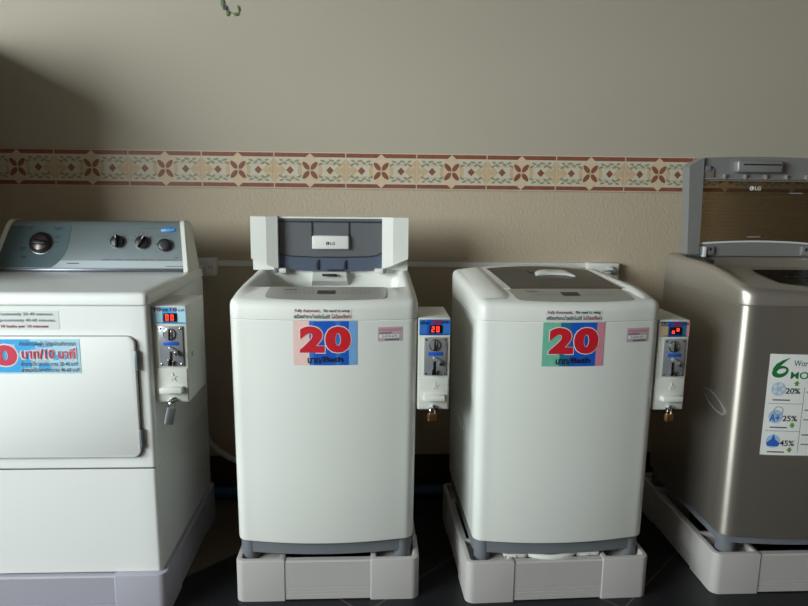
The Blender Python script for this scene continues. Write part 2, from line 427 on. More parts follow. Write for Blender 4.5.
# ------------------------------------------------------------------ white top-loading washers
SEG = {'0': 'abcdef', '2': 'abged', 'o': 'cdeg', '*': 'abfg'}
def seg7(b, ch, x0, x1, z0, z1, fn, k, t=.0016):
    zm = (z0+z1)/2
    R = {'a': (x0, x1, z1-t, z1), 'd': (x0, x1, z0, z0+t), 'g': (x0, x1, zm-t/2, zm+t/2), 'f': (x0, x0+t, zm, z1), 'e': (x0, x0+t, z0, zm), 'b': (x1-t, x1, zm, z1), 'c': (x1-t, x1, z0, zm)}
    for s in SEG[ch]:
        a = R[s]; b.flat([(a[0], a[2]), (a[1], a[2]), (a[1], a[3]), (a[0], a[3])], fn, k)

def logo(b, cx, cz, h, fn, k1, k2):
    """round face emblem followed by two capitals"""
    r = h/2
    b.flat([(cx-h*1.15+r*math.cos(2*PI*i/20), cz+r*math.sin(2*PI*i/20)) for i in range(20)], lambda x, z: fn(x, z, .0004), k1)
    b.text('L', cx-h*1.3, cx-h*.95, cz-h*.3, cz+h*.3, lambda x, z: fn(x, z, .0007), k2, .02)
    b.text('LG', cx-h*.45, cx+h*.95, cz-h*.42, cz+h*.42, lambda x, z: fn(x, z, .0005), k1, .02)

Z0 = .118
HW, YA, YB, BUL = .2725, -.27, .27, .032
def hwz(z): return .2675+.0065*min(1, max(0, z+Z0)/.9)
DK = [(-.30, .930), (-.25, .938), (-.14, .952), (.25, .966)]
def DZ(x, y): return interp(y, DK)-Z0
def fy_body(x, hw=HW, ya=YA, bul=BUL):
    return ya-bul*max(0, 1-(x/hw)**2)

def washer(name, label, loc, rz, opened):
    t = empty(name, loc, rz); tag(t, label, 'washing machine', 'white top-loading washers')
    def ring(i, z, rf=.034):
        q = hwz(.8 if callable(z) else z); return rr(-q+i, q-i, YA+i, YB-i, z, max(.006, rf-i), max(.006, .03-i), BUL)
    # feet and skirt
    for sx in (-1, 1):
        for sy in (-1, 1):
            b = MB(); x = sx*.234; y = sy*.238-.004*(sy < 0)
            b.loft([[(x+r*math.cos(2*PI*j/20), y+r*math.sin(2*PI*j/20), z) for j in range(20)] for r, z in ((.026, 0), (.027, .004), (.0255, .03), (.025, .074))], 'skirt', True, True)
            b.build('foot', t)
    b = MB(); b.loft([rr(-HW+.008, HW-.008, YA+.012, YB-.01, z-Z0, .03, .03, BUL-.004) for z in (.146, .192)], 'skirt', True, True); b.build('base_skirt', t)
    b = MB()
    b.loft([ring(.006, .189-Z0), ring(.001, .190-Z0), ring(0, .195-Z0), ring(0, .4-Z0), ring(0, .65-Z0), ring(0, .8755-Z0), ring(.0018, .877-Z0), ring(.0025, .8785-Z0)], 'white', True, False)
    # moulded grip in each side panel
    b.build('cabinet', t)
    for sx in (-1, 1):
        b = MB(); b.loft([[(sx*(HW+q), -.02+a*math.cos(2*PI*j/20)*.06, .60-Z0-.12+a*math.sin(2*PI*j/20)*.022) for j in range(20)] for q, a in ((.0, 1), (.003, 1), (.003, .85), (.0005, .75))], 'white_plastic', False, True)
        b.build('side_grip', t)
    # top cover with the tub opening
    OX, OY0, OY1 = (.238 if opened else .2), -.135, .215
    b = MB()
    def oring(dx, z): return rr(-OX-dx, OX+dx, OY0-dx, OY1+dx, z, .03, .03, 0.)
    circ = [(p[0], p[1]) for p in oring(0, 0)]
    def cring(r, z):
        return [(r*math.cos(math.atan2(y-.04, x)), .04+r*math.sin(math.atan2(y-.04, x)), z) for x, y in circ]
    b.loft([ring(.0025, .8788-Z0), ring(0, .880-Z0), ring(0, lambda x, y: DZ(x, y)-.021), ring(.003, lambda x, y: DZ(x, y)-.011), ring(.009, lambda x, y: DZ(x, y)-.004), ring(.019, lambda x, y: DZ(x, y)),
            oring(.006, lambda x, y: DZ(x, y)), oring(0, lambda x, y: DZ(x, y)-.006), oring(-.006, lambda x, y: DZ(x, y)-.05), oring(-.012, .855-Z0), cring(.176, .85-Z0)], 'white_plastic')
    b.build('top_cover', t, smooth=50)
    b = MB(); b.loft([cring(r, z-Z0) for r, z in ((.176, .85), (.172, .84), (.172, .5), (.15, .47), (.03, .46))], 'steel', False, True); b.build('wash_drum', t)
    # control panel on the front slope
    cpx = .004 if opened else .018
    b = MB(); pts = []
    def P(x, y, h=.0015): return (x+cpx, y, DZ(x, y)+h)
    rows = [(-.264, .166), (-.254, .174), (-.235, .177), (-.205, .178), (-.175, .178), (-.155, .177), (-.143, .172)]
    for (y, w) in rows: pts.append([P(w*(-1+2*i/16), y-.014*(1-(-1+i/8)**2)*(1 if y < -.2 else .0)) for i in range(17)])
    b.loft(pts, 'panel_silver', closed=False); b.build('control_panel', t)
    pan = [o for o in t.children if o.name.startswith('control_panel')][0]
    b = MB(); b.add([P(x, y, .0025) for x, y in ((-.028, -.222), (.026, -.222), (.026, -.185), (-.028, -.185))], [(0, 1, 2, 3)], 'display'); b.build('display_window', pan, smooth=0)
    for s in (-1, 1):
        b = MB()
        for i in range(7):
            x = s*(.045+i*.013); b.add([P(x, -.215, .0022), P(x+.008, -.215, .0022), P(x+.008, -.209, .0022), P(x, -.209, .0022)], [(0, 1, 2, 3)], 'faint_print')
            b.add([P(x, -.19, .0022), P(x+.006, -.19, .0022), P(x+.006, -.186, .0022), P(x, -.186, .0022)], [(0, 1, 2, 3)], 'faint_print')
        b.build('panel_markings', pan, smooth=0)
    b = MB(); b.add([P(-.13, -.178, .0022), P(-.09, -.178, .0022), P(-.09, -.171, .0022), P(-.13, -.171, .0022)], [(0, 1, 2, 3)], 'grey_print'); b.build('model_mark', pan, smooth=0)
    # writing and stickers on the front
    def S(off): return lambda x, z: (x, fy_body(x)-off, z-Z0)
    sx = -.085 if opened else -.083
    def SC(off):                                           # on the top cover's front band
        return lambda x, z: (x, fy_body(x)-off, z-Z0)
    b = MB(); b.patch(sx+.0, sx+.165, .885, .9135, SC(.0006), 'white_plastic' if opened else 'clear_label', 8, 1); lab = b.build('instruction_label', t, smooth=0)
    b = MB(); b.text('Fully Automatic,', sx+.005, sx+.078, .901, .9125, SC(.0014), 'maroon_print', .012); b.text('No need to setup', sx+.086, sx+.160, .901, .9125, SC(.0014), 'black_print', .012)
    b.text('เครื่องทำงานโดยอัตโนมัติ', sx+.002, sx+.104, .8855, .8985, SC(.0014), 'black_print', .016); b.text('ไม่ต้องตั้งค่า', sx+.108, sx+.164, .8855, .8985, SC(.0014), 'maroon_print', .016)
    b.build('instruction_lettering', lab, smooth=0)
    x0 = -.0865 if opened else -.0895; x1 = x0+.183; z0, z1 = (.748, .878)
    W_ = x1-x0; H_ = z1-z0
    b = MB()
    bands = [(0, .25, 'pink_light'), (.25, .32, 'blue_mid'), (.32, .68, 'blue_print'), (.68, .87, 'blue_print'), (.87, 1, 'blue_light')] if opened else [(0, .28, 'mint'), (.28, .45, 'teal'), (.45, .87, 'blue_print'), (.87, 1, 'pink')]
    for a, c, k in bands: b.patch(x0+W_*a, x0+W_*c, z0, z1, S(.0007), k, 5, 1)
    if opened: b.patch(x0+W_*.66, x0+W_*.74, z0, z1-.002, S(.0009), 'blue_mid', 2, 1)
    st = b.build('price_sticker', t, smooth=0)
    st['label'] = 'price sticker with red 20 on a blue and %s ground' % ('pale pink' if opened else 'mint green')
    b = MB()
    for ch, a, c in (('2', .10, .49), ('0', .50, .90)):
        b.text(ch, x0+W_*a-.003, x0+W_*c+.003, z0+H_*.265, z0+H_*.905, S(.0013), 'white_print', .075)
        b.text(ch, x0+W_*a, x0+W_*c, z0+H_*.285, z0+H_*.885, S(.0019), 'red_print', .06)
    b.build('price_number', st, smooth=0)
    b = MB(); b.text('บาท/', x0+W_*.22, x0+W_*.46, z0+H_*.045, z0+H_*.20, S(.0019), 'black_print', .02); b.text('Bath', x0+W_*.47, x0+W_*.78, z0+H_*.075, z0+H_*.20, S(.0019), 'black_print', .026); b.build('price_unit', st, smooth=0)
    wx = .156 if opened else .164
    b = MB(); b.patch(wx, wx+.071, .816, .858, S(.0007), 'label_lilac', 4, 1); lb = b.build('service_label', t, smooth=0)
    b = MB(); b.patch(wx+.004, wx+.067, .846, .853, S(.0012), 'pink', 3, 1); b.patch(wx+.004, wx+.062, .826, .836, S(.0012), 'paper', 3, 1)
    b.text('0-4234-674', wx+.012, wx+.055, .828, .834, S(.0017), 'grey_print', .01); b.patch(wx+.004, wx+.04, .839, .842, S(.0012), 'grey_print', 2, 1); b.patch(wx+.02, wx+.062, .8185, .8225, S(.0012), 'grey_print', 2, 1); b.build('label_print', lb, smooth=0)
    if opened:
        # inside of the opening: raised block with a dark slot at the rear
        b = MB(); b.loft([[( -.069-.01*q, .213-.05*(1-q), z), (.044+.012*q, .213-.05*(1-q), z), (.044+.012*q, .214, z), (-.069-.01*q, .214, z)] for q, z in ((1, .90-Z0), (.5, .925-Z0), (.2, .958-Z0))], 'white_plastic', True, True)
        dd = b.build('softener_block', t, smooth=20)
        b = MB(); b.box((-.037, .166, .944-Z0), (.014, .172, .953-Z0), 'dark', r=.001); b.build('softener_slot', dd)
        # raised folding lid
        b = MB(); yb0, yb1 = .196, .228; first = len(t.children); LX = -.0085
        for s in (-1, 1):
            X = lambda x: s*x
            b.prism_y([(X(.281), .963-Z0), (X(.281), 1.152-Z0), (X(.187), 1.152-Z0), (X(.187), .963-Z0)], yb0, yb1, 'white_plastic')
            o = [(X(.281), 1.153-Z0), (X(.226), 1.153-Z0), (X(.226), .985-Z0), (X(.281), 1.008-Z0)]
            b.prism_y(o, .160, yb0+.001, 'white_plastic')
            # inner facet turns back towards the window
            vs = [(X(.226), .160, 1.153-Z0), (X(.187), .172, 1.153-Z0), (X(.187), .172, .970-Z0), (X(.226), .160, .985-Z0), (X(.226), .2, 1.153-Z0), (X(.187), .2, 1.153-Z0), (X(.187), .2, .970-Z0), (X(.226), .2, .985-Z0)]
            b.add(vs, [(0, 1, 2, 3), (4, 5, 6, 7), (0, 1, 5, 4), (3, 2, 6, 7), (0, 3, 7, 4), (1, 2, 6, 5)], 'white_plastic')
        b.prism_y([(-.19, 1.146-Z0), (.19, 1.146-Z0), (.19, 1.152-Z0), (-.19, 1.152-Z0)], .19, yb1, 'white_plastic')
        lid = b.build('folded_lid', t, smooth=20)
        b = MB(); b.box((-.187, .2, 1.012-Z0), (.187, .212, 1.136-Z0), 'window_blue'); b.box((-.187, .196, 1.137-Z0), (.187, .212, 1.147-Z0), 'window_blue'); b.build('lid_window', lid, smooth=0)
        b = MB(); b.box((-.187, .195, 1.133-Z0), (.187, .20, 1.137-Z0), 'window_dark'); b.box((-.067, .196, 1.08-Z0), (.066, .2005, 1.084-Z0), 'window_dark'); b.box((-.069, .196, 1.08-Z0), (-.066, .2005, 1.133-Z0), 'window_dark'); b.box((.065, .196, 1.08-Z0), (.068, .2005, 1.133-Z0), 'window_dark')
        pts = [(-.187, 1.03), (-.17, 1.018), (-.14, 1.0135), (-.05, 1.011), (.05, 1.011), (.14, 1.0135), (.17, 1.018), (.187, 1.03)]
        b.prism_y([(x, z-Z0) for x, z in pts]+[(x, z-.004-Z0) for x, z in pts[::-1]], .195, .2005, 'window_dark'); b.build('window_ribs', lid, smooth=0)
        b = MB(); pts2 = [(.187, .972), (.12, .962), (0, .957), (-.12, .962), (-.187, .972)]
        b.prism_y([(-.187, 1.026-Z0), (-.17, 1.014-Z0), (-.14, 1.01-Z0), (.14, 1.01-Z0), (.17, 1.014-Z0), (.187, 1.026-Z0)]+[(x, z-Z0) for x, z in pts2], .196, .212, 'window_band')
        for x in (-.05, .05): b.prism_y([(x-.002, .965-Z0), (x+.006, .965-Z0), (x+.006, 1.0-Z0), (x-.002, .988-Z0)], .19, .2, 'window_dark')
        b.box((-.012, .192, .96-Z0), (.045, .2, .966-Z0), 'window_dark'); b.build('lid_band', lid, smooth=0)
        b = MB(); b.box((-.066, .184, 1.038-Z0), (.067, .205, 1.086-Z0), 'white_plastic', r=.005, seg=3); hd = b.build('lid_handle', lid)
        b = MB(); logo(b, .005, 1.059-Z0, .0125, lambda x, z, o: (x, .1838-o, z), 'black_print', 'paper'); b.build('handle_emblem', hd, smooth=0)
        for s in (-1, 1):
            b = MB(); b.box((s*.178-.018, .175, .955-Z0), (s*.178+.018, .205, .971-Z0), 'white_plastic', r=.002); b.box((s*.196-.006, .17, .955-Z0), (s*.196+.006, .19, .974-Z0), 'skirt', r=.001)
            b.build('lid_hinge', lid)
        for o in [lid]+list(lid.children)+list(hd.children):
            for v in o.data.vertices: v.co.x = v.co.x*.976+LX
    else:
        def CR(x, y): return DZ(x, y)+.0012+.017*(1-(x/.23)**2)*min(1, max(0, (y+.145)/.3))
        def slab(x0, x1, y0, y1, up_, k, taper=0., nx=12, ny=10, th=.012):
            b = MB(); top = []
            for j in range(ny+1):
                y = y0+(y1-y0)*j/ny; e = taper*j/ny
                top.append([(x0+e*-1+(x1-x0+2*e)*i/nx, y, CR(x0-e+(x1-x0+2*e)*i/nx, y)+up_) for i in range(nx+1)])
            b.loft(top, k, closed=False)
            rim = top[0]+[r[-1] for r in top[1:]]+top[-1][-2::-1]+[r[0] for r in top[-2:0:-1]]
            b.loft([rim, [(x, y, z-th) for x, y, z in rim]], k)
            return b
        lid = slab(-.225, .235, -.142, .238, .0003, 'white_plastic').build('closed_lid', t, smooth=40)
        slab(-.150, .202, -.1421, .195, .0012, 'window', .010, th=.004).build('lid_window', lid, smooth=40)
        b = MB(); pts = [[(x+.026, y, CR(x+.026, y)+.0026) for x in [-.06+.12*i/8 for i in range(9)]] for y in (.075, .10, .115)]
        b.loft(pts, 'window_dark', closed=False); b.build('handle_recess', lid)
        b = MB(); n = 12; A = []; 
        for (dy, h) in ((-.024, .003), (-.024, .009), (-.018, .012), (.014, .014), (.022, .011), (.022, .003)):
            A.append([(.041+(-.068+.136*i/n)*(1-.12*(dy > 0)), .05+dy+.012*(1-(-1+2*i/n)**2), CR(-.044+.14*i/n, .05+dy)+h-.007*abs(-1+2*i/n)**6) for i in range(n+1)])
        b.loft(A, 'white_plastic', closed=False); 
        hd = b.build('lid_handle', lid, smooth=50)
        for sx_, x0_, x1_ in ((-1, -.262, -.158), (1, .262, .210)):
            b = MB(); prof = []
            for q in range(15):
                y = -.247+.500*q/14; e = min(1, (y+.247)/.03); f = min(1, (.253-y)/.02)
                xs_ = (x0_, x0_+(x1_-x0_)*.12, x0_+(x1_-x0_)*.55, x0_+(x1_-x0_)*.68, x1_)
                hs_ = (-.004, .0035*e*f+.0005, .0065*e*f+.0005, .0055*e*f+.0004, -.006)
                prof.append([(x, y, CR(x, y)+h) for x, h in zip(xs_, hs_)])
            b.loft(prof, 'white_plastic', closed=False); b.build('side_rail', t, smooth=60)
        b = MB(); logo(b, .041, .058, .011, lambda x, y, o: (x, y, CR(x, .05)+.0152+o), 'black_print', 'paper'); b.build('handle_emblem', hd, smooth=0)
    return t

W2 = washer('washing_machine', 'white top-loading washer with raised folded lid and pink-and-blue 20 sticker', (-.1375, -.475, Z0), 0., True)
W3 = washer('washing_machine', 'white top-loading washer with closed lid and mint-and-blue 20 sticker', (.575, -.492, Z0), .028, False)
b = MB()
b.tube([(-.255, .21, .10), (-.30, .24, .095), (-.36, .28, .085), (-.42, .33, .082), (-.47, .37, .095), (-.51, .39, .125), (-.535, .40, .17), (-.55, .41, .25)], .011, 'hose', 10)
b.build('drain_hose', W2)

# ------------------------------------------------------------------ silver washer
def silver_washer():
    t = empty('washing_machine', (1.395, -.49, .119)); tag(t, 'silver top-loading washer with raised clear lid at right edge of photo', 'washing machine')
    zb = .119; hw, ya, yb, bul = .304, -.28, .275, .03
    dk = [(-.29, .970), (-.26, .982), (-.19, 1.0), (-.04, 1.026), (.28, 1.03)]
    dz = lambda x, y: interp(y, dk)-zb
    def ring(i, z, rf=.05): return rr(-hw+i, hw-i, ya+i, yb-i, z, max(.006, rf-i), max(.006, .03-i), bul)
    for sx in (-1, 1):
        for sy in (-1, 1):
            b = MB(); x = sx*.262; y = sy*.243
            b.loft([[(x+r*math.cos(2*PI*j/20), y+r*math.sin(2*PI*j/20), z) for j in range(20)] for r, z in ((.03, 0), (.031, .004), (.029, .075))], 'skirt', True, True); b.build('foot', t)
    b = MB(); b.loft([rr(-hw+.008, hw-.008, ya+.012, yb-.01, z-zb, .03, .03, bul-.004) for z in (.166, .198)], 'skirt', True, True); b.build('base_skirt', t)
    b = MB(); b.loft([ring(.006, .193-zb), ring(.001, .1938-zb), ring(0, .199-zb), ring(0, .5-zb), ring(0, .922-zb), ring(.002, .924-zb), ring(.003, .9255-zb)], 'silver', True, False); b.build('cabinet', t)
    for sx in (-1, 1):
        b = MB(); G = lambda q, a: [(sx*(hw+q), -.175+a*math.cos(2*PI*j/28)*.072, .597-zb+a*(math.sin(2*PI*j/28)*.023+math.cos(2*PI*j/28)*.018)) for j in range(28)]
        b.loft([G(0, 1), G(.004, .98), G(.004, .86), G(.0012, .78)], 'silver_plastic'); b.loft([G(.0012, .78), G(.0012, .4)], 'silver', False, True); b.build('side_grip', t)
    OX, OY0, OY1 = .268, -.07, .19
    def oring(dx, z): return rr(-OX-dx, OX+dx, OY0-dx, OY1+dx, z, .03, .03, 0.)
    circ = [(p[0], p[1]) for p in oring(0, 0)]
    def cring(r, z): return [(r*math.cos(math.atan2(y-.03, x)), .03+r*math.sin(math.atan2(y-.03, x)), z) for x, y in circ]
    b = MB()
    b.loft([ring(.003, .9258-zb), ring(0, .927-zb), ring(0, lambda x, y: dz(x, y)-.022), ring(.003, lambda x, y: dz(x, y)-.011), ring(.01, lambda x, y: dz(x, y)-.003), ring(.02, lambda x, y: dz(x, y)),
            oring(.006, lambda x, y: dz(x, y)-.004), oring(0, lambda x, y: dz(x, y)-.012), oring(-.008, lambda x, y: dz(x, y)-.06), oring(-.012, .92-zb), cring(.18, .91-zb)], 'silver_dark'); b.build('top_cover', t, smooth=50)
    b = MB(); b.loft([cring(r, z-zb) for r, z in ((.18, .91), (.178, .9), (.178, .5), (.03, .47))], 'steel', False, True); b.build('wash_drum', t)
    for s in (-1, 1):
        b = MB(); x0, x1 = sorted((s*.290, s*.262)); b.box((x0, -.02, 1.020-zb), (x1, .13, 1.0315-zb), 'dark', r=.002); b.build('hinge_slot', t, smooth=0)
    # black control panel
    pz = lambda y: .9725+.0457*(y+.29)/.214-zb+.001
    b = MB(); rows = []
    for (y, w0) in ((-.240, .14), (-.228, .168), (-.19, .180), (-.14, .19), (-.112, .188)):
        rows.append([(w0*(-1+2*i/14), y-.02*(1-(-1+i/7)**2)*(1 if y < -.23 else 0), pz(y)) for i in range(15)])
    b.loft(rows, 'pcb', closed=False); cp = b.build('control_panel', t)
    b = MB()
    for i in range(6): b.add([(-.12+i*.03+dx, -.18+dy, pz(-.18)+.0015) for dx, dy in ((0, 0), (.012, 0), (.012, .004), (0, .004))], [(0, 1, 2, 3)], 'faint_print')
    b.build('panel_markings', cp, smooth=0)
    # raised lid: frame, see-through pane, top grip
    L0, L1 = -.297, .297; yf, yk = .185, .225; zt = lambda x: 1.372+.006*(1-(x/.3)**2)
    b = MB()
    n = 16; top = [(-.229+.458*i/n, zt(L0+(L1-L0)*i/n)-zb) for i in range(n+1)]
    b.prism_y(top+[(.229, 1.292-zb), (-.229, 1.292-zb)], yf, yk, 'silver_plastic')
    for s in (-1, 1):
        b.prism_y([(s*.262, 1.032-zb), (s*.280, 1.340-zb), (s*.270, 1.350-zb), (s*.229, 1.372-zb), (s*.219, 1.032-zb)], yf-.012, yk, 'silver_plastic')
    lo = [(-.229+.458*i/n, 1.068+.010*(1-(-1+2*i/n)**2)-zb) for i in range(n+1)]
    b.prism_y(lo+[(.229, 1.026-zb), (-.229, 1.026-zb)], yf, yk, 'silver_plastic')
    lid = b.build('raised_lid', t, smooth=20)
    b = MB(); b.prism_y([(-.228, 1.07-zb), (.228, 1.07-zb), (.228, 1.295-zb), (-.228, 1.295-zb)], .205, .208, 'lid_glass'); pane = b.build('lid_pane', lid, smooth=0)
    b = MB(); pts = lo; b.prism_y([(x, z+.004) for x, z in lo]+[(x, z-.002) for x, z in lo[::-1]], yf-.003, yf+.004, 'clear_label'); b.build('pane_trim', lid, smooth=20)
    b = MB(); b.box((-.115, yf-.028, 1.322-zb), (.05, yf+.004, 1.364-zb), 'silver_plastic', r=.007, seg=3); b.box((-.095, yf-.0295, 1.347-zb), (.04, yf-.027, 1.352-zb), 'dark'); b.build('lid_grip', lid)
    b = MB()
    b.box((-.225, yf-.008, 1.297-zb), (.225, yf, 1.303-zb), 'silver_plastic', r=.002)
    for i in range(5): b.box((-.15+i*.075, yf-.01, 1.297-zb), (-.142+i*.075, yf, 1.316-zb), 'silver_dark', r=.001)
    b.build('latch_rail', lid)
    for s in (-1, 1):
        b = MB(); b.box((s*.205-.02, yf-.006, 1.30-zb), (s*.205+.02, yf+.002, 1.335-zb), 'silver_dark', r=.003); b.box((s*.21-.01, yf-.01, 1.325-zb), (s*.21+.01, yf, 1.345-zb), 'skirt', r=.002); b.build('lid_latch', lid)
    for s in (-1, 1):
        b = MB(); b.box((s*.19-.028, yf-.01, 1.03-zb), (s*.19+.028, yf+.003, 1.062-zb), 'silver_plastic', r=.003); b.box((s*.2-.006, yf-.016, 1.022-zb), (s*.2+.006, yf, 1.06-zb), 'clear_label', r=.002); b.box((s*.178-.004, yf-.0115, 1.045-zb), (s*.178+.004, yf-.009, 1.056-zb), 'dark')
        b.build('lid_hinge', lid)
    b = MB(); logo(b, -.012, 1.268-zb, .016, lambda x, z, o: (x, .2045-o, z), 'paper', 'dark'); b.build('pane_emblem', pane, smooth=0)
    for x0, x1, z in ((-.03, .02, 1.092), (.11, .16, 1.25)):
        b = MB(); b.add([(x, .2042, zz-zb) for x, zz in ((x0, z), (x1, z), (x1, z+.004), (x0, z+.004))], [(0, 1, 2, 3)], 'faint_print'); b.build('pane_mark', pane, smooth=0)
    # large energy sticker
    fn = lambda o: (lambda x, z: (x, ya-bul*max(0, 1-(x/hw)**2)-o, z-zb))
    x0, x1, z0, z1 = -.214, .1, .468, .783
    b = MB(); b.patch(x0, x1, z0, z1, fn(.0008), 'paper', 10, 2); st = b.build('feature_sticker', t, smooth=0); st['label'] = 'white sticker with green six and blue icons'
    T = lambda o: fn(.0008+o)
    b = MB()
    cx, cz = x0+.033, z1-.054                              # the green ribbon six
    n = 24; ca, sa = math.cos(.35), math.sin(.35)
    def E_(r1, r2, ox, oz, a): x, z = r1*math.cos(a)+ox, r2*math.sin(a)+oz; return (cx+x*ca-z*sa, cz+x*sa+z*ca)
    for i in range(n):
        a, c = 2*PI*i/n, 2*PI*(i+1)/n
        b.flat([E_(.024, .0175, 0, 0, a), E_(.024, .0175, 0, 0, c), E_(.0135, .0075, .004, .001, c), E_(.0135, .0075, .004, .001, a)], T(.0004), 'green')
    b.flat([(cx+x, cz+z) for x, z in ((-.0225, -.006), (-.0215, .010), (-.013, .024), (.004, .036), (.026, .044))]+[(cx+x, cz+z) for x, z in ((.010, .030), (-.001, .018), (-.008, .008), (-.010, .0))], T(.0006), 'green')
    b.text('World', x0+.070, x0+.124, z1-.036, z1-.018, T(.0004), 'grey_print', .01)
    b.text('MOTION', x0+.064, x0+.20, z1-.075, z1-.053, T(.0004), 'green', .014)
    b.build('six_emblem', st, smooth=0)
    b = MB()
    for k, (txt, zc, up_) in enumerate((('20%', .676, 1), ('25%', .590, 0), ('45%', .512, 0))):
        ix = x0+.034
        b.flat([(ix+.021*math.cos(2*PI*i/24), zc+.021*math.sin(2*PI*i/24)) for i in range(24)], T(.0004), 'icon_pale')
        if k == 0:
            for q in range(5):
                a = 2*PI*q/5; b.flat([(ix+.013*math.cos(a)+.006*math.cos(2*PI*i/10), zc+.013*math.sin(a)+.006*math.sin(2*PI*i/10)) for i in range(10)], T(.0008), 'clear_label')
        if k == 1:
            b.text('A+', ix-.018, ix+.012, zc-.016, zc+.008, T(.0008), 'icon_blue', .03)
            for i in range(20):
                a, c = 2*PI*i/20, 2*PI*(i+1)/20; b.flat([(ix+.006+r*math.cos(t_), zc+.018+r*math.sin(t_)) for r, t_ in ((.014, a), (.014, c), (.012, c), (.012, a))], T(.0007), 'faint_print')
        if k == 2:
            b.flat([(ix, zc+.024), (ix+.006, zc+.006), (ix+.02, zc-.006), (ix+.016, zc-.016), (ix-.016, zc-.016), (ix-.02, zc-.006), (ix-.006, zc+.006)], T(.0008), 'icon_blue')
        b.text(txt, x0+.054, x0+.096, zc-.014, zc+.004, T(.0012), 'black_print', .01)
        ax, az = x0+.084, zc+(.017 if up_ else -.025); s = 1 if up_ else -1
        b.flat([(ax-.009, az), (ax, az+s*.010), (ax+.009, az), (ax+.0045, az), (ax+.0045, az-s*.006), (ax-.0045, az-s*.006), (ax-.0045, az)], T(.0008), 'green_light')
        b.patch(x0+.02, x0+.07, zc-.036, zc-.032, T(.0004), 'grey_print', 3, 1); b.patch(x0+.008, x0+.11, zc-.046, zc-.0445, T(.0004), 'faint_print', 3, 1)
        for q in range(2): b.patch(x0+.116, x0+.26, zc+.02-.03*q, zc+.024-.03*q, T(.0004), 'faint_print' if q else 'grey_print', 3, 1)
    b.patch(x0+.108, x0+.1095, z0+.01, z1-.1, T(.0004), 'faint_print', 1, 2)
    b.build('feature_print', st, smooth=0)
    return t
silver_washer()

